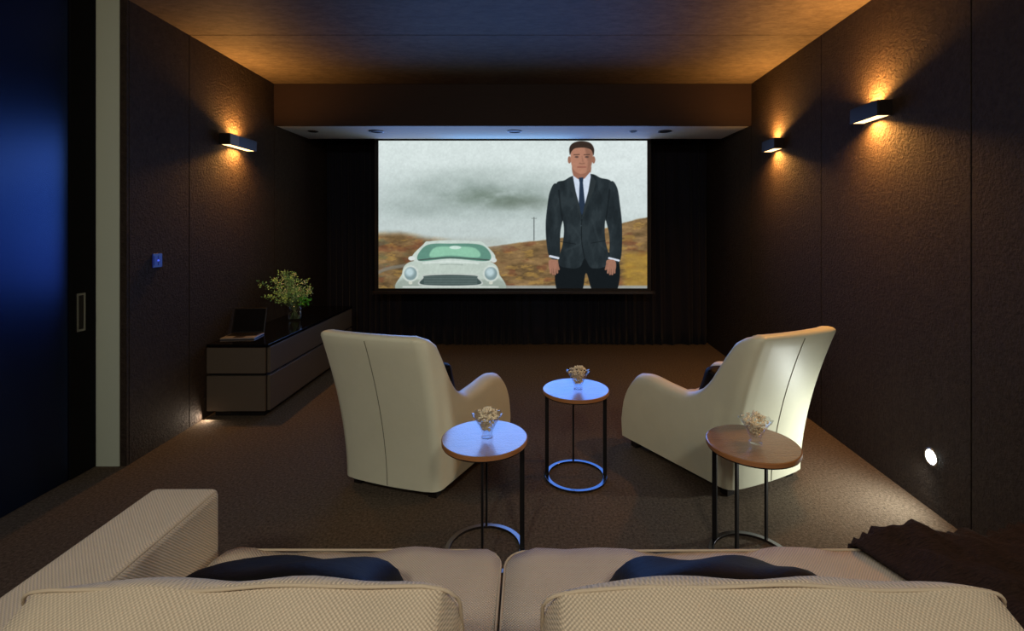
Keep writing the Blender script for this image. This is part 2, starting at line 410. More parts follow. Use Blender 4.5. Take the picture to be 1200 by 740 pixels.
for yy in (616, 623, 630, 637, 644): mix(lmask([(236, yy), (454, yy)], 2.2, 1)*.65, C(134, 150, 146))
mix(lmask([(150, 657), (541, 657)], 7), C(196, 204, 198))
mix(lmask([(302, 566), (345, 563), (396, 566)], 3)*.35, C(90, 104, 98))
# a plain man in a dark suit
suit, suitd, suitl = C(38, 46, 50), C(22, 27, 30), C(60, 70, 74)
mix(pmask([(788, 560), (790, 680), (882, 680), (905, 600), (938, 680), (1028, 680), (1034, 540), (905, 500)]), suitd)
mix(pmask([(782, 230), (756, 262), (744, 330), (738, 400), (742, 480), (756, 536), (794, 534), (800, 420), (826, 300)]), suit)
mix(pmask([(1006, 222), (1032, 244), (1044, 310), (1054, 420), (1046, 548), (1004, 545), (1000, 440), (970, 300)]), suit)
mix(pmask([(852, 198), (816, 216), (782, 230), (784, 300), (812, 400), (808, 480), (790, 560), (840, 580), (880, 574), (900, 540), (930, 580), (1000, 560), (984, 460), (984, 380), (1000, 300), (1010, 224), (964, 206), (926, 190)]), suit)
tn = vnoise(26, 60, 88)
body = np.clip(1-np.abs(img-suit).sum(2)*20, 0, 1)
mix(body*ss(.5, .75, tn)*.35, suitl); mix(body*ss(.5, .75, 1-tn)*.35, suitd)
mix(lmask([(792, 258), (800, 330), (808, 380)], 5, 3)*.7, suitd); mix(lmask([(1002, 256), (994, 330), (986, 380)], 5, 3)*.7, suitd)
mix(lmask([(842, 400), (885, 470), (820, 505)], 7, 5)*.35, suitl); mix(lmask([(930, 380), (960, 470), (985, 500)], 7, 5)*.35, suitl)
# neck, shirt, tie, lapels
mix(pmask([(852, 150), (852, 196), (872, 214), (900, 214), (922, 190), (920, 150)]), C(150, 104, 86))
mix(pmask([(850, 196), (872, 212), (898, 210), (922, 182), (928, 240), (888, 350), (866, 300)], smooth=False), C(206, 218, 234))
mix(pmask([(874, 206), (894, 204), (892, 226), (902, 330), (888, 360), (874, 330), (878, 226)], smooth=False), C(40, 54, 74))
mix(pmask([(850, 198), (836, 222), (842, 262), (850, 268), (884, 378), (880, 330), (862, 262)], smooth=False), suitl*0.75)
mix(pmask([(926, 190), (946, 222), (936, 262), (932, 268), (888, 378), (896, 330), (914, 262)], smooth=False), suitl*0.75)
mix(lmask([(887, 378), (887, 470), (905, 566)], 3), suitd); mix(emask(884, 404, 3, 3, .3), suitl)
mix(lmask([(800, 470), (862, 480)], 3)*.8, suitd); mix(lmask([(926, 476), (984, 466)], 3)*.8, suitd)
# head: plain face, dark hair
skin = C(176, 126, 104)
mix(emask(836, 132, 7, 15), skin*.86); mix(emask(936, 132, 7, 15), skin*.86)
mix(pmask([(842, 104), (844, 150), (858, 178), (886, 190), (914, 178), (928, 150), (932, 104), (912, 72), (862, 72)]), skin)
mix(pmask([(900, 80), (932, 104), (926, 156), (908, 182), (912, 140)], 5)*.4, skin*.62)
mix(pmask([(838, 112), (836, 82), (852, 62), (886, 54), (922, 62), (938, 86), (935, 114), (926, 92), (900, 82), (862, 84), (846, 96)]), C(56, 44, 38))
for cx in (866, 908):
    mix(lmask([(cx-11, 111), (cx+11, 110)], 4, 1.5)*.8, C(70, 52, 44)); mix(emask(cx, 120, 8, 4, .4)*.85, C(76, 60, 56))
mix(lmask([(888, 118), (892, 140)], 4, 3)*.5, skin*.7); mix(lmask([(878, 146), (888, 148), (898, 146)], 4, 2)*.6, skin*.62)
mix(lmask([(870, 162), (904, 162)], 4, 2)*.75, C(124, 70, 62))
# hands hanging by the sides
mix(lmask([(756, 530), (790, 538)], 9), C(206, 214, 226)); mix(lmask([(1000, 538), (1040, 548)], 8), C(206, 214, 226))
for x0, s in ((770, -1), (1008, 1)):
    y0 = 546
    mix(pmask([(x0-16, y0), (x0+16, y0+2), (x0+20, y0+34), (x0+6, y0+48), (x0-14, y0+44), (x0-20, y0+20)]), skin*.9)
    for k in range(4):
        fx = x0-12+k*9; mix(lmask([(fx, y0+34), (fx-1*s, y0+(58 if k in (1, 2) else 52))], 8, 1.5), skin*(.92-.05*(k % 2)))
    mix(lmask([(x0-16*s, y0+16), (x0-22*s, y0+38)], 8, 1.5), skin*.85)
    for k in range(3): mix(lmask([(x0-8+k*9, y0+36), (x0-8+k*9, y0+54)], 1.6, .8)*.6, skin*.5)
img *= (1+0.07*(vnoise(7, 7, 131, 2)[..., None]-.5)+0.05*(vnoise(40, 30, 137)[..., None]-.5))
img = np.clip(img, 0, 1)
lin = np.where(img <= 0.04045, img/12.92, ((img+0.055)/1.055)**2.4)

SY = 5.42
def sx(zx): return (430+zx/Z-620)*SY/F
def sz(zy): return EYE+(264-(150+zy/Z))*SY/F
scr = thing('projection_screen', 'large lit projection screen showing a suited man and a pale car on misty moorland', 'screen', (0, SY, 0))
me = bpy.data.meshes.new('picture')
xs = sx(XX).ravel(); zs = sz(YY).ravel()
me.vertices.add(nx*ny); co_ = np.stack([xs, np.zeros_like(xs), zs], 1); me.vertices.foreach_set('co', co_.ravel())
I, J = np.meshgrid(np.arange(nx-1), np.arange(ny-1)); q = (J*nx+I).ravel()
quads = np.stack([q+nx, q+nx+1, q+1, q], 1).astype(np.int32)
me.loops.add(quads.size); me.loops.foreach_set('vertex_index', quads.ravel())
me.polygons.add(len(quads)); me.polygons.foreach_set('loop_start', np.arange(0, quads.size, 4, dtype=np.int32))
me.update(calc_edges=True)
at = me.color_attributes.new('film', 'FLOAT_COLOR', 'POINT')
at.data.foreach_set('color', np.concatenate([lin.reshape(-1, 3), np.ones((nx*ny, 1))], 1).astype(np.float32).ravel())
pm = bpy.data.materials.new('lit_film_picture'); pm.use_nodes = True; nt = pm.node_tree
nt.nodes.remove(nt.nodes['Principled BSDF'])
e = nt.nodes.new('ShaderNodeEmission'); a_ = nt.nodes.new('ShaderNodeAttribute'); a_.attribute_name = 'film'
nt.links.new(a_.outputs['Color'], e.inputs['Color']); e.inputs['Strength'].default_value = 1.0
nt.links.new(e.outputs[0], nt.nodes['Material Output'].inputs['Surface'])
me.materials.append(pm); pm.cycles.emission_sampling = 'NONE'
po = bpy.data.objects.new('picture', me); COL.objects.link(po); po.parent = scr
x0, x1, z0, z1 = sx(GX0), sx(GX1), sz(GY1), sz(GY0)
bm = bmesh.new()
box(bm, x0-0.045, x0, 0.000, 0.006, z0-0.03, z1+0.12); box(bm, x1, x1+0.045, 0.000, 0.006, z0-0.03, z1+0.12)
box(bm, x0, x1, 0.000, 0.006, z1, z1+0.12); box(bm, x0, x1, 0.000, 0.006, z0-0.03, z0)
obj('border', bm, M['black'], scr)
obj('backing', bx(x0-0.04, x1+0.04, 0.007, 0.010, z0-0.03, z1+0.12), M['black'], scr)
bm = bmesh.new(); box(bm, x0-0.06, x1+0.07, -0.012, 0.022, z0-0.066, z0-0.031); obj('weight_bar', bm, M['bronze'], scr, bevel=0.005)
obj('end_cap', bx(x0-0.072, x0-0.061, -0.014, 0.024, z0-0.068, z0-0.029), M['black'], scr)
obj('end_cap', bx(x1+0.071, x1+0.082, -0.014, 0.024, z0-0.068, z0-0.029), M['black'], scr)
obj('roller_case', bx(x0-0.1, x1+0.1, -0.03, 0.09, z1+0.121, z1+0.24), M['black'], scr, bevel=0.01)

# ------------------------------------------------------------------ sideboard
CX0, CX1, CY0, CY1 = -2.415, -1.95, 3.62, 5.33
ct = thing('sideboard', 'long low dark sideboard with two tiers of drawers along the left wall', 'cabinet', (0, 0, 0))
obj('plinth', bx(CX0+0.03, CX1-0.06, CY0+0.06, CY1-0.03, 0.0, 0.05), M['black'], ct)
obj('body', bx(CX0, CX1-0.024, CY0+0.024, CY1, 0.05, 0.535), M['black'], ct)
obj('top', bx(CX0, CX1, CY0, CY1+0.01, 0.5355, 0.556), M['cabtop'], ct, bevel=0.002)
for (a, b) in ((0.055, 0.318), (0.338, 0.53)):
    obj('drawer_front', bx(CX1-0.0235, CX1-0.001, CY0+0.027, CY1-0.002, a, b), M['cabinet'], ct, bevel=0.002)
    obj('end_panel', bx(CX0+0.002, CX1-0.027, CY0+0.001, CY0+0.0235, a, b), M['cabinet'], ct, bevel=0.002)
TOPZ = 0.556
# open laptop
lt = thing('laptop', 'open black laptop with a silver edge lying on the near end of the sideboard', 'laptop', (-2.285, 3.86, TOPZ), math.radians(6)); lt.scale = (0.85, 0.85, 0.95)
obj('keyboard_base', bx(-0.15, 0.15, -0.105, 0.105, 0.001, 0.014), M['silver'], lt, bevel=0.004)
bm = bmesh.new(); box(bm, -0.135, 0.135, -0.02, 0.085, 0.0145, 0.017)
for r in range(4):
    for c in range(12): box(bm, -0.13+c*0.0218, -0.112+c*0.0218, -0.012+r*0.024, 0.007+r*0.024, 0.0172, 0.019)
obj('keyboard', bm, M['laptop'], lt)
obj('trackpad', bx(-0.045, 0.045, -0.09, -0.03, 0.0145, 0.0155), M['bronze'], lt)
bm = bmesh.new(); box(bm, -0.15, 0.15, 0, 0.008, 0.0, 0.215)
l2 = obj('lid', bm, M['laptop'], lt, bevel=0.003, loc=(0, 0.1, 0.016), rot=(-math.radians(18), 0, 0))
obj('display', bx(-0.14, 0.14, -0.0015, -0.0005, 0.012, 0.205), M['cabtop'], l2)
# vase with bouquet
VX, VY = -2.20, 4.55
vt = thing('glass_vase', 'round clear glass vase standing on the sideboard', 'vase', (VX, VY, TOPZ))
bm = bmesh.new(); lathe(bm, [(0, 0.001), (0.05, 0.001), (0.058, 0.02), (0.06, 0.09), (0.056, 0.15), (0.052, 0.15), (0.056, 0.09), (0.053, 0.022), (0.045, 0.016), (0, 0.016)], 40)
obj('vessel', bm, M['glass'], vt, smooth=True)
bm = bmesh.new(); lathe(bm, [(0, 0.018), (0.044, 0.018), (0.0515, 0.03), (0.054, 0.085), (0, 0.085)], 32); obj('water', bm, mat('water', (0.9, 0.95, 1), 0, trans=1, ior=1.33), vt, smooth=True)
bt = thing('bouquet', 'loose green and white leafy bouquet spilling from the glass vase', 'flowers', (VX, VY, TOPZ))
rnd = random.Random(5)
NS = 22
for k in range(NS):
    az = 2*PI*k/NS*1.618+rnd.uniform(-.3, .3); sp = rnd.uniform(0.05, 0.30); ht = rnd.uniform(0.27, 0.50)-0.3*sp
    if k % 5 == 0: sp *= 0.3; ht = 0.46
    tip = Vector((sp*math.cos(az)*1.0, sp*math.sin(az)*0.8, ht))
    tip += Vector((-0.05, -0.07, 0))
    if tip.x < -0.2: tip = Vector((-0.2, tip.y-0.06, tip.z))
    base = Vector((-0.03*math.cos(az), -0.03*math.sin(az), 0.02)); mid = Vector((0.03*math.cos(az), 0.03*math.sin(az), 0.16))
    pts = []
    for i in range(9):
        t = i/8; pts.append(base*(1-t)**2+mid*2*t*(1-t)+tip*t*t)
    bm = bmesh.new(); tube(bm, pts, 0.0018, 5); st = obj('stem', bm, M['stem'], bt)
    bm = bmesh.new()
    for i in range(64):
        t = rnd.uniform(0.55, 1.0); p = base*(1-t)**2+mid*2*t*(1-t)+tip*t*t
        d_ = Vector((rnd.uniform(-1, 1), rnd.uniform(-1, 1), rnd.uniform(-.4, 1))).normalized()
        off = p+d_*rnd.uniform(0.004, 0.03); L = rnd.uniform(0.012, 0.024); W = L*0.32
        s_ = d_.cross(Vector((rnd.uniform(-1, 1), rnd.uniform(-1, 1), 0.3))).normalized(); u_ = d_.cross(s_)
        a = bm.verts.new(off); b = bm.verts.new(off+d_*L*.5+s_*W+u_*0.002); c = bm.verts.new(off+d_*L); e_ = bm.verts.new(off+d_*L*.5-s_*W+u_*0.002)
        bm.faces.new((a, b, c)); bm.faces.new((a, c, e_))
    obj('leaves', bm, M['leaf'], st)
    if k % 2 == 0:
        bm = bmesh.new()
        for i in range(26):
            t = rnd.uniform(0.62, 1.0); p = base*(1-t)**2+mid*2*t*(1-t)+tip*t*t+Vector([rnd.uniform(-.022, .022) for _ in range(3)])
            bmesh.ops.create_icosphere(bm, subdivisions=1, radius=rnd.uniform(.003, .006), matrix=Matrix.Translation(p))
        obj('blossoms', bm, M['bloom'], st)
bm = bmesh.new()
for i in range(60):
    p = Vector((0.10+rnd.uniform(-.045, .045), rnd.uniform(-.05, .05), 0.17+rnd.uniform(-.035, .04)))
    d_ = Vector((rnd.uniform(-1, 1), rnd.uniform(-1, 1), rnd.uniform(-.3, 1))).normalized(); s_ = d_.orthogonal().normalized()
    L = 0.026; W = .010
    a = bm.verts.new(p); b = bm.verts.new(p+d_*L*.5+s_*W); c = bm.verts.new(p+d_*L); e_ = bm.verts.new(p+d_*L*.5-s_*W); bm.faces.new((a, b, c, e_))
bs = bmesh.new(); tube(bs, [(0, 0, .03), (0.04, 0, .13), (0.10, 0, .17)], .002, 5); st = obj('stem', bs, M['stem'], bt); obj('leaves', bm, M['leafd'], st)

# wall switch
st = thing('wall_switch', 'small square light switch with a blue glow on the left wall', 'switch', (lx(3.147), 3.147, 1.22))
obj('plate', bx(0.0005, 0.008, -0.04, 0.04, -0.045, 0.045), mat('switch_glass', srgb(20, 30, 80), rough=0.3, emit=(0.03, 0.05, 0.45, 0.1)), st, bevel=0.002)
for yy in (-0.018, 0.018):
    obj('button', bx(0.0082, 0.0105, yy-0.013, yy+0.013, -0.03, 0.03), mat('switch_button', srgb(24, 36, 90), rough=0.4, emit=(0.03, 0.06, 0.6, 0.15)), st)
bm = bmesh.new(); bmesh.ops.create_icosphere(bm, subdivisions=2, radius=0.006, matrix=Matrix.Translation((0.011, 0, 0.0))); obj('indicator', bm, M['blue_led'], st)

# ------------------------------------------------------------------ wall lamps
def light(name, kind, loc, rot, energy, col, **k):
    l = bpy.data.lights.new(name, kind); l.energy = energy; l.color = col
    for a, v in k.items(): setattr(l, a, v)
    o = bpy.data.objects.new(name, l); COL.objects.link(o); o.location = loc; o.rotation_euler = rot
    return o
WARM = (1.0, 0.43, 0.09)
def sconce(fx, y0, y1, zt, s, label, en, plate=False):
    """s = direction from the wall into the room"""
    yc = (y0+y1)/2; L = y1-y0; ang = math.atan(fx(1)-fx(0))
    t = thing('wall_sconce', label, 'wall lamp', (fx(yc), yc, zt-0.045), -ang, 'box wall lamps')
    D = 0.085; H = 0.045
    bm = bmesh.new()
    X = lambda a: s*a
    def b2(a, b, c, d_, e_, f): box(bm, min(X(a), X(b)), max(X(a), X(b)), c, d_, e_, f)
    b2(D-0.006, D, -L/2, L/2, -H, H); b2(0.001, D-0.0062, -L/2, -L/2+0.006, -H, H); b2(0.001, D-0.0062, L/2-0.006, L/2, -H, H)
    b2(0.001, 0.006, -L/2+0.0062, L/2-0.0062, -H, H)
    obj('housing', bm, M['bronze'], t, bevel=0.0015)
    for zz in (-H+0.004, H-0.008):
        obj('diffuser', bx(min(X(.0065), X(D-.0065)), max(X(.0065), X(D-.0065)), -L/2+0.0065, L/2-0.0065, zz, zz+0.004), M['warm'], t)
    if plate: obj('face_plate', bx(X(D+0.0005), X(D+0.003), -L/2+0.005, -L/2+0.12, -H+0.004, H-0.004), mat('grey_plate', srgb(120, 118, 112), rough=0.5), t)
    for up in (0, 1):
        lo = light('lamp', 'AREA', (X(0.045), 0, (H+0.003) if up else -(H+0.003)), (PI if up else 0, 0, 0), en*(1.0 if up else 0.9), WARM, shape='RECTANGLE', size=0.06, size_y=L*0.35, spread=math.radians(150))
        lo.parent = t
    return t
sconce(rx, 2.74, 2.99, 2.163, -1, 'glowing dark box wall lamp on the right wall, nearer to the camera and larger', 14)
sconce(rx, 4.0, 4.23, 2.175, -1, 'glowing dark box wall lamp on the right wall, farther off by the bulkhead', 11)
sconce(lx, 3.80, 4.19, 2.175, 1, 'glowing dark box wall lamp alone on the left wall', 10, True)

# low recessed wall light, right wall
FYY = 2.46
ft = thing('recessed_wall_light', 'bright white round light set low into the right wall', 'wall light', (rx(FYY), FYY, 0.27), -math.atan(0.0415))
ft.rotation_euler = (0, 0, -math.atan(0.0415))
bm = bmesh.new(); lathe(bm, [(0.034, 0.001), (0.045, 0.001), (0.044, 0.006), (0.035, 0.006)], 32, closed=True)
bmesh.ops.rotate(bm, verts=bm.verts, cent=(0, 0, 0), matrix=Matrix.Rotation(-PI/2, 3, 'Y')); obj('bezel', bm, M['steel'], ft, smooth=True)
bm = bmesh.new(); lathe(bm, [(0, 0.001), (0.0335, 0.001), (0.03, 0.006), (0, 0.009)], 32)
bmesh.ops.rotate(bm, verts=bm.verts, cent=(0, 0, 0), matrix=Matrix.Rotation(-PI/2, 3, 'Y')); obj('lens', bm, M['white_led'], ft, smooth=True)
lo = light('low_wall_lamp', 'SPOT', (-0.015, 0, 0), (0, 0, 0), 30, (0.95, 1.0, 0.93), spot_size=math.radians(165), spot_blend=1.0, shadow_soft_size=0.02)
lo.parent = ft; lo.rotation_euler = (0, math.radians(80), 0)
dirv = Vector((-0.8, 0.15, -0.35)); lo.rotation_euler = dirv.to_track_quat('-Z', 'Y').to_euler()

# ------------------------------------------------------------------ cushions
def cushion_bm(w_, d_, h_, puff=0.03, n=16, edge=0.02, seed=0):
    """box cushion centred on origin: w along x, d along y, h along z; all faces crowned"""
    bm = bmesh.new(); bmesh.ops.create_cube(bm, size=2.0)
    bmesh.ops.subdivide_edges(bm, edges=bm.edges[:], cuts=n, use_grid_fill=True)
    rs = random.Random(seed); a1, a2, a3 = [rs.uniform(0, 6) for _ in range(3)]
    for v in bm.verts:
        x, y, z = v.co
        px = (1-min(1, abs(x))**2.5); py = (1-min(1, abs(y))**2.5); pz = (1-min(1, abs(z))**2)
        X = x*w_/2; Y = y*d_/2; Zz = z*h_/2
        X += np.sign(x)*puff*0.35*py*pz if abs(x) > .99 else 0
        if abs(y) > .99: Y += np.sign(y)*puff*px*pz
        else: Y += y*puff*px*pz*0.5
        if abs(z) > .99: Zz += np.sign(z)*puff*px*py
        wob = 0.006*math.sin(X*9+a1)+0.004*math.sin(X*23+a2+Y*11)
        v.co = (X, Y+wob*0.6, Zz+wob)
    return bm
def round_corners(bm, w_, d_, r):
    for v in bm.verts:
        x, y = v.co.x, v.co.y; ax, ay = abs(x)-(w_/2-r), abs(y)-(d_/2-r)
        if ax > 0 and ay > 0:
            l = math.hypot(ax, ay); k = max(ax, ay)/l if l else 1
            v.co.x = math.copysign(w_/2-r+ax*k, x); v.co.y = math.copysign(d_/2-r+ay*k, y)
def pillow_bm(w_, h_, t_, n=20, seed=0):
    """throw pillow: w x h in x,z ; thickness in y, pinched edges"""
    bm = bmesh.new(); g2 = {}
    rs = random.Random(seed); ph_ = [rs.uniform(0, 6) for _ in range(4)]
    for side in (-1, 1):
        for i in range(n+1):
            for j in range(n+1):
                u = -1+2*i/n; v = -1+2*j/n
                th = max(0, (1-u**6)*(1-v**6))**0.6
                if th < 1e-6 and side == 1: g2[(1, i, j)] = g2[(-1, i, j)]; continue
                x = u*w_/2*(1-0.05*(1-v*v)); z = v*h_/2*(1-0.07*(1-u*u))
                wr = 0.006*math.sin(x*25+z*18+ph_[0])*th
                g2[(side, i, j)] = bm.verts.new((x, side*(t_/2*th)+wr, z))
    for side in (-1, 1):
        for i in range(n):
            for j in range(n):
                vs = [g2[(side, i, j)], g2[(side, i+1, j)], g2[(side, i+1, j+1)], g2[(side, i, j+1)]]
                bm.faces.new(vs)
    return bm

# ------------------------------------------------------------------ sofa
SEAT = 0.43
so = thing('sofa', 'large cream woven fabric sofa with box cushions seen from behind', 'sofa', (0, 0, 0))
obj('base', bx(-1.0, 1.75, 0.62, 1.50, 0.04, 0.27), M['sofa'], so, bevel=0.02)
obj('back_frame', bx(-1.0, 1.75, 0.47, 0.62, 0.04, 0.60), M['sofa'], so, bevel=0.03)
bm = bx(-1.19, -0.978, 0.47, 1.535, 0.04, 0.62)
arm = obj('arm', bm, M['sofa'], so, bevel=0.02)
for a in (-0.978-0.006,):
    bm = bmesh.new(); tube(bm, [(a, 0.5, .6145), (a, 1.2, .6148), (a, 1.518, .6145)], 0.003, 6); obj('arm_piping', bm, M['piping'], arm)
for x in (-1.12, 1.68):
    for y in (0.55, 1.45): obj('leg', bx(x-0.03, x+0.03, y-0.03, y+0.03, 0, 0.039), M['leg'], so)
for k, (a, b) in enumerate(((-0.972, -0.083), (-0.077, 1.74))):
    w_ = b-a; d_ = 0.90
    bm = cushion_bm(w_-0.006, d_, 0.15, 0.018, 18, seed=k+2); round_corners(bm, w_, d_, 0.07)
    c_ = obj('seat_cushion', bm, M['sofa'], so, smooth=True, loc=((a+b)/2, 1.09, SEAT-0.09))
    for zz in (0.075, -0.075):
        bm = bmesh.new(); P = []
        hw, hd, r = w_/2-0.003, d_/2-0.0, 0.07
        for cx_, cy_, a0 in ((hw-r, hd-r, 0), (-hw+r, hd-r, PI/2), (-hw+r, -hd+r, PI), (hw-r, -hd+r, 1.5*PI)):
            for i in range(7): P.append((cx_+r*math.cos(a0+PI/2*i/6), cy_+r*math.sin(a0+PI/2*i/6), zz+0.004*math.sin(cx_*9)))
        tube(bm, P, 0.0035, 6, closed=True); obj('piping', bm, M['piping'], c_, smooth=True)
# back cushions lean back, seen over their tops
for k, (a, b) in enumerate(((-0.97, -0.130), (0.024, 0.915))):
    w_ = b-a; hh = 0.44; th = 0.085
    bm = cushion_bm(w_, th, hh, 0.0, 22, seed=k+5)
    for v in bm.verts:
        x, y, z = v.co; u = min(1, abs(x)/(w_/2)); vv = min(1, abs(z)/(hh/2)); q_ = min(1, abs(y)/(th/2))
        pf = max(0, (1-u**3)*(1-vv**3))
        v.co.y += math.copysign(0.07*pf**0.55, y)*q_
        if vv > .6: v.co.z -= 0.022*(u**6)*math.copysign(1, z)
        v.co.z += (0.008*math.sin(x*8+k*2)+0.004*math.sin(x*21+k))*(z > 0)
        if u > .97: v.co.x = math.copysign(w_/2-0.03*vv**6, x)
    tilt = math.radians(23)
    c_ = obj('back_cushion', bm, M['sofa'], so, smooth=True, loc=((a+b)/2, 0.955, 0.548), rot=(tilt, 0, 0))
    for yy in (-th/2, th/2):
        P = []
        hw, hd, r = w_/2-0.002, hh/2-0.001, 0.035
        bm = bmesh.new()
        def ztop(x): return (0.008*math.sin(x*8+k*2)+0.004*math.sin(x*21+k))
        for cx_, cz_, a0 in ((hw-r, hd-r, 0), (-hw+r, hd-r, PI/2), (-hw+r, -hd+r, PI), (hw-r, -hd+r, 1.5*PI)):
            for i in range(7):
                P.append([cx_+r*math.cos(a0+PI/2*i/6), yy*1.02, cz_+r*math.sin(a0+PI/2*i/6)])
            if a0 == 0:
                for i in range(1, 24):
                    P.append([hw-r-(2*hw-2*r)*i/24, yy*1.02, hd])
        for p_ in P:
            u = min(1, abs(p_[0])/(w_/2))
            if p_[2] > 0: p_[2] += ztop(p_[0])-0.022*u**6*(u < .96)*0+0.001-0.016*max(0, (u-.85)/.15)
        tube(bm, P, 0.0038, 6, closed=True); obj('piping', bm, M['piping'], c_, smooth=True)
# throw pillows
for k, (x, lab) in enumerate(((-0.572, 'dark velvet cushion lying behind the left back cushion of the sofa'), (0.45, 'dark velvet cushion lying behind the right back cushion of the sofa'))):
    bm = pillow_bm(0.49, 0.36, 0.15, seed=k)
    p_ = obj('throw_pillow', bm, M['velvet'], smooth=True, loc=(x, 1.17, 0.548), rot=(math.radians(60), 0, 0))
    tag(p_, lab, 'cushion', 'dark cushions on the sofa')
# knitted throw
bm = bmesh.new(); N1, N2 = 90, 70; grid = {}
for i in range(N1+1):
    for j in range(N2+1):
        u = i/N1; v = j/N2
        X = 1.0+0.75*u+0.20*(1-v); Y = 1.02+0.60*v+0.03*math.sin(u*9)
        fold = 0.010*math.sin((X*0.6+Y)*22+2*math.sin(Y*5))+0.006*math.sin((X-Y*.5)*41+1)+0.0035*math.sin(X*75+Y*60)
        hump = 0.05*math.exp(-((u-.16)/.16)**2)+0.02*math.exp(-((u-.5)/.3)**2)+0.055*math.exp(-((u-.8)/.2)**2)
        edge = min(1, u*9)**0.6*min(1, (1-v)*9+.5)*min(1, v*9)
        Zz = SEAT+0.006+(0.014+fold+hump*0.75)*edge
        if Y > 1.53: Zz -= (Y-1.53)*4.0; Y = 1.552+(Y-1.53)*0.2
        grid[(i, j)] = bm.verts.new((X, Y, Zz))
for i in range(N1):
    for j in range(N2): bm.faces.new((grid[(i, j)], grid[(i+1, j)], grid[(i+1, j+1)], grid[(i, j+1)]))
o = obj('throw_blanket', bm, M['throw'], smooth=True)
tag(o, 'crumpled dark brown throw lying over the right end of the sofa', 'blanket')
md = o.modifiers.new('s', 'SOLIDIFY'); md.thickness = 0.008; md.offset = 1

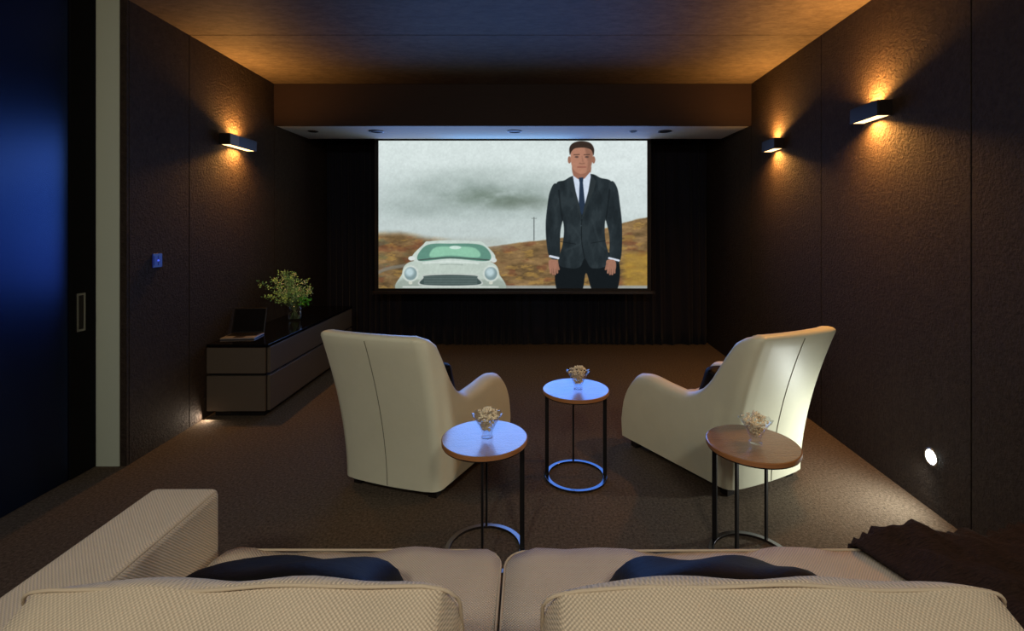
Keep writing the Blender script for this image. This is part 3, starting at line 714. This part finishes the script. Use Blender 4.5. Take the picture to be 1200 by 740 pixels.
# ------------------------------------------------------------------ armchairs
def armchair(loc, rz, label):
    t = thing('armchair', label, 'armchair', loc, rz, 'cream leather armchairs')
    WB, WF, DP, R_ = 0.30, 0.40, 0.80, 0.06
    fl = math.atan2(WF-WB, DP)
    # half plan: centre of the back to the front of the arm, with (x,y,nx,ny)
    half = []
    for i in range(10):
        x = (WB-R_)*i/10; half.append((x, -0.02*(1-(x/WB)**2)+0.004, 0, -1))
    a_end = fl
    cxr, cyr = WB-R_, R_
    for i in range(9):
        th = -PI/2+(PI/2+0-fl)*i/8
        half.append((cxr+R_*math.cos(th), cyr+R_*math.sin(th), math.cos(th), math.sin(th)))
    xl, yl = half[-1][0], half[-1][1]
    NSd = 44
    for i in range(1, NSd+1):
        tt = 1-(1-i/NSd)**1.25; y = yl+(DP-yl)*tt; x = xl+(y-yl)*math.tan(fl)
        half.append((x, y, math.cos(fl), -math.sin(fl)))
    full = [(-x, y, -nx_, ny_) for x, y, nx_, ny_ in half[::-1]]+half[1:]
    ys_ = [0.0, 0.05, 0.09, 0.13, 0.17, 0.22, 0.30, 0.42, 0.57, 0.66, 0.72, 0.77, 0.80]
    zs_ = [0.905, 0.895, 0.86, 0.72, 0.60, 0.53, 0.49, 0.495, 0.51, 0.495, 0.44, 0.34, 0.20]
    def top(y): return interp(max(y, 0), ys_, zs_)
    def lean(x, y, z):
        wgt = 1-min(1, max(0, y)/0.34); wgt = wgt*wgt*(3-2*wgt)
        q = max(0, z-0.05)/0.86
        flare = 1+0.05*q**2*max(0, 1-max(0, y)/0.5)
        return (x*flare, y-0.21*q**1.7*wgt-(0.0), z)
    bm = bmesh.new(); cols = []
    NV, NR, NI = 16, 6, 12
    for (x, y, nx_, ny_) in full:
        T = top(y); th = 0.075 if y < 0.1 else 0.075+0.02*min(1, (y-0.1)/.3)
        r = th/2; Zr = T-r*0.7; z0_ = 0.055; c = []
        if Zr < z0_+.05: Zr = z0_+.05
        for k in range(NV+1):
            z = z0_+(Zr-z0_)*k/NV
            bul = 0.012*math.sin(PI*min(1, (z-z0_)/0.5))*(y > .1)
            c.append(lean(x+nx_*bul, y+ny_*bul, z))
        for k in range(1, NR):
            a = PI*k/NR
            c.append(lean(x-nx_*(r-r*math.cos(a)), y-ny_*(r-r*math.cos(a)), Zr+r*0.7*math.sin(a)))
        zb = min(0.24, Zr-.02)
        for k in range(NI+1):
            z = Zr+(zb-Zr)*k/NI; c.append(lean(x-nx_*th, y-ny_*th, z))
        c.append(lean(x-nx_*th, y-ny_*th, z0_))
        cols.append([bm.verts.new(p) for p in c])
    m_ = len(cols[0])
    for A, B in zip(cols, cols[1:]):
        for k in range(m_-1): bm.faces.new((A[k], B[k], B[k+1], A[k+1]))
        bm.faces.new((A[-1], B[-1], B[0], A[0]))
    bm.faces.new(cols[0]); bm.faces.new(cols[-1])
    sh = obj('shell', bm, M['leather'], t, smooth=True)
    es = sh.modifiers.new('es', 'EDGE_SPLIT'); es.split_angle = math.radians(50)
    # back seam
    bm = bmesh.new(); pts = []
    for k in range(24):
        z = 0.06+(0.875-0.06)*k/23; p = lean(0, -0.0165, z); pts.append((p[0], p[1]-0.0003, p[2]))
    tube(bm, pts, 0.0022, 6); obj('back_seam', bm, M['seam'], sh)
    # seat base and cushion between the arms
    def inner(y, m=0.088): return xl+(y-yl)*math.tan(fl)-m
    bm = bmesh.new(); hexa(bm, [(-inner(0.09), 0.09), (inner(0.09), 0.09), (inner(0.775), 0.775), (-inner(0.775), 0.775)], 0.055, 0.198)
    obj('seat_base', bm, M['leather'], t, bevel=0.015)
    bm = cushion_bm(2, 2, 0.12, 0.0, 14)
    for v in bm.verts:
        u, w2, z = v.co; u = max(-1, min(1, u)); w2 = max(-1, min(1, w2)); y = 0.42+w2*0.31
        pf = (1-abs(u)**4)*(1-abs(w2)**4)
        v.co = (u*inner(y, 0.092), y, 0.262+(0.06 if z > 0 else -0.06)*(abs(z)/0.06 if abs(z) < .06 else 1)*(0.78+0.22*pf)+(0.012*pf if z > 0 else 0))
    obj('seat_cushion', bm, M['leather'], t, smooth=True)
    for x, y in ((-0.235, 0.07), (0.235, 0.07), (-0.33, 0.73), (0.33, 0.73)):
        bm = bmesh.new(); hexa(bm, [(x-.026, y-.026), (x+.026, y-.026), (x+.026, y+.026), (x-.026, y+.026)], 0, 0.0545); obj('leg', bm, M['leg'], t, bevel=0.003)
    return t
CL = (-0.752, 2.60, 0); AL = math.radians(-18)
CR = (1.312, 2.65, 0); AR = math.radians(25)
armchair(CL, AL, 'cream leather armchair left of the side tables, its back to the camera')
armchair(CR, AR, 'cream leather armchair on the right by the wall, turned towards the left')
def chair_pillow(C_, A_, dx, lab, tw):
    c, s = math.cos(A_), math.sin(A_); lx_, ly_ = dx, 0.285
    bm = pillow_bm(0.40, 0.27, 0.14, seed=9)
    p = obj('throw_pillow', bm, M['velvet'], smooth=True, loc=(C_[0]+lx_*c-ly_*s, C_[1]+lx_*s+ly_*c, 0.478+tw), rot=(math.radians(24), 0, A_))
    tag(p, lab, 'cushion', 'dark cushions in the armchairs')
chair_pillow(CL, AL, 0.045, 'small black cushion in the left armchair, half hidden by its back', 0.05)
chair_pillow(CR, AR, 0.0, 'small black cushion in the right armchair, showing above its arm', 0.015)

# ------------------------------------------------------------------ side tables with bowls
def side_table(x, y, angs, label, blabel, plabel, seed):
    t = thing('side_table', label, 'side table', (x, y, 0), 0, 'round side tables')
    TZ = 0.507; R = 0.19
    bm = bmesh.new(); lathe(bm, [(0, TZ-0.004), (R-0.004, TZ-0.004), (R-0.002, TZ-0.001), (R-0.004, TZ), (0, TZ)], 72); 
    tp = obj('table_top', bm, M['wood'], t)
    bm = bmesh.new(); lathe(bm, [(R-0.0035, TZ-0.0005), (R, TZ-0.003), (R, TZ-0.019), (0.02, TZ-0.019), (0.02, TZ-0.0045), (R-0.006, TZ-0.0045)], 72, closed=True); obj('edge_band', bm, M['woodrim'], tp)
    bm = bmesh.new(); lathe(bm, [(R-0.004, TZ-0.0195), (R-0.004, TZ-0.026), (R-0.030, TZ-0.026), (R-0.030, TZ-0.0195)], 64, closed=True); obj('top_frame', bm, M['black'], t)
    RO = 0.178
    bm = bmesh.new(); lathe(bm, [(RO, 0.001), (RO, 0.012), (RO-0.022, 0.012), (RO-0.022, 0.001)], 72, closed=True); rg = obj('base_ring', bm, M['ring'], t, bevel=0.001)
    for a in angs:
        a = math.radians(a); c, s = math.cos(a), math.sin(a)
        bm = bmesh.new(); r0, r1, wd = RO-0.0215, RO-0.0005, 0.0048
        hexa(bm, [(r0*c-wd*s, r0*s+wd*c), (r0*c+wd*s, r0*s-wd*c), (r1*c+wd*s, r1*s-wd*c), (r1*c-wd*s, r1*s+wd*c)], 0.0123, TZ-0.0262)
        obj('leg', bm, M['black'], t)
    # bowl
    b = thing('glass_bowl', blabel, 'bowl', (x+0.012, y-0.005, TZ), 0.3*seed, 'glass bowls on the side tables')
    bm = bmesh.new()
    prof = [(0, 0.0005), (0.026, 0.0005), (0.027, 0.006), (0.020, 0.014), (0.022, 0.022), (0.036, 0.055), (0.056, 0.088), (0.068, 0.102), (0.0665, 0.103), (0.053, 0.088), (0.033, 0.056), (0.017, 0.028), (0, 0.024)]
    n = 10; rings = []
    n = 40
    for r, z in prof:
        if r == 0: rings.append([bm.verts.new((0, 0, z))]); continue
        rings.append([bm.verts.new(((r*(1+0.035*math.cos(10*2*PI*i/n)*(z > .02)))*math.cos(2*PI*i/n), (r*(1+0.035*math.cos(10*2*PI*i/n)*(z > .02)))*math.sin(2*PI*i/n), z+(0.004*math.cos(10*2*PI*i/n) if r > .055 else 0))) for i in range(n)])
    for A, B in zip(rings, rings[1:]):
        for i in range(n):
            j = (i+1) % n
            if len(A) == 1: bm.faces.new((A[0], B[i], B[j]))
            elif len(B) == 1: bm.faces.new((A[i], A[j], B[0]))
            else: bm.faces.new((A[i], A[j], B[j], B[i]))
    obj('cup', bm, M['glass'], b, smooth=True)
    bm = bmesh.new(); rr = random.Random(seed)
    n_ = 0
    while n_ < 170:
        z = rr.uniform(0.036, 0.128); rm = interp(z, [0.03, 0.056, 0.088, 0.10, 0.13], [0.012, 0.026, 0.045, 0.055, 0.02]); a = rr.uniform(0, 2*PI); r = rm*math.sqrt(rr.random())
        p = Vector((r*math.cos(a), r*math.sin(a), z)); n_ += 1
        for k in range(3):
            o_ = Vector([rr.uniform(-.0035, .0035) for _ in range(3)])
            bmesh.ops.create_icosphere(bm, subdivisions=1, radius=rr.uniform(.003, .0052), matrix=Matrix.Translation(p+o_))
    pc = obj('popcorn', bm, M['popcorn'], smooth=True, loc=(x+0.012, y-0.005, TZ))
    tag(pc, plabel, 'popcorn', kind='stuff')
side_table(0.27, 2.79, (180, 0, 90), 'round wooden side table between the two armchairs, on a full blue-lit ring', 'glass bowl of popcorn on the side table between the armchairs', 'popcorn heaped in the glass bowl between the armchairs', 1)
side_table(-0.198, 2.155, (0, 92, -88), 'round wooden side table with a blue sheen, in front of the left armchair', 'glass bowl of popcorn on the blue-sheened side table by the left armchair', 'popcorn heaped in the glass bowl by the left armchair', 2)
side_table(0.969, 2.10, (135, 45, -135), 'round brown side table behind the right armchair', 'glass bowl of popcorn on the side table behind the right armchair', 'popcorn heaped in the glass bowl behind the right armchair', 3)

# ------------------------------------------------------------------ lights of the room and added fill lamps
# added blue lamps in front of the screen, standing in for its glow
light('screen_glow_fill', 'AREA', ((x0+x1)/2, SY-0.03, (z0+z1)/2), (-PI/2, 0, 0), 21, (0.09, 0.30, 1.0), shape='RECTANGLE', size=x1-x0, size_y=z1-z0, spread=math.radians(100))
light('soffit_fill', 'AREA', ((x0+x1)/2, SY-0.1, z1-0.22), (PI, 0, 0), 1.5, (0.15, 0.5, 1.0), shape='RECTANGLE', size=1.5, size_y=0.1)  # added lamp aimed up to brighten the bulkhead underside in blue
# ceiling downlights behind and above the seats
for x in (-0.8, 0.6):
    light('downlight', 'AREA', (x, -0.9, CEIL-0.03), (math.radians(46), 0, 0), 24, (1.0, 0.97, 0.84), shape='DISK', size=0.4, spread=math.radians(140))
light('ceiling_fill', 'AREA', (-0.1, -1.55, 2.25), (math.radians(140), 0, 0), 28, (1.0, 0.72, 0.44), shape='RECTANGLE', size=3.0, size_y=0.1)  # unseen warm fill behind the camera, added to lift the ceiling
light('cabinet_light', 'AREA', (-2.39, 3.60, 0.035), (math.radians(-80), 0, 0), 0.6, (1.0, 0.8, 0.6), shape='RECTANGLE', size=0.05, size_y=0.02)
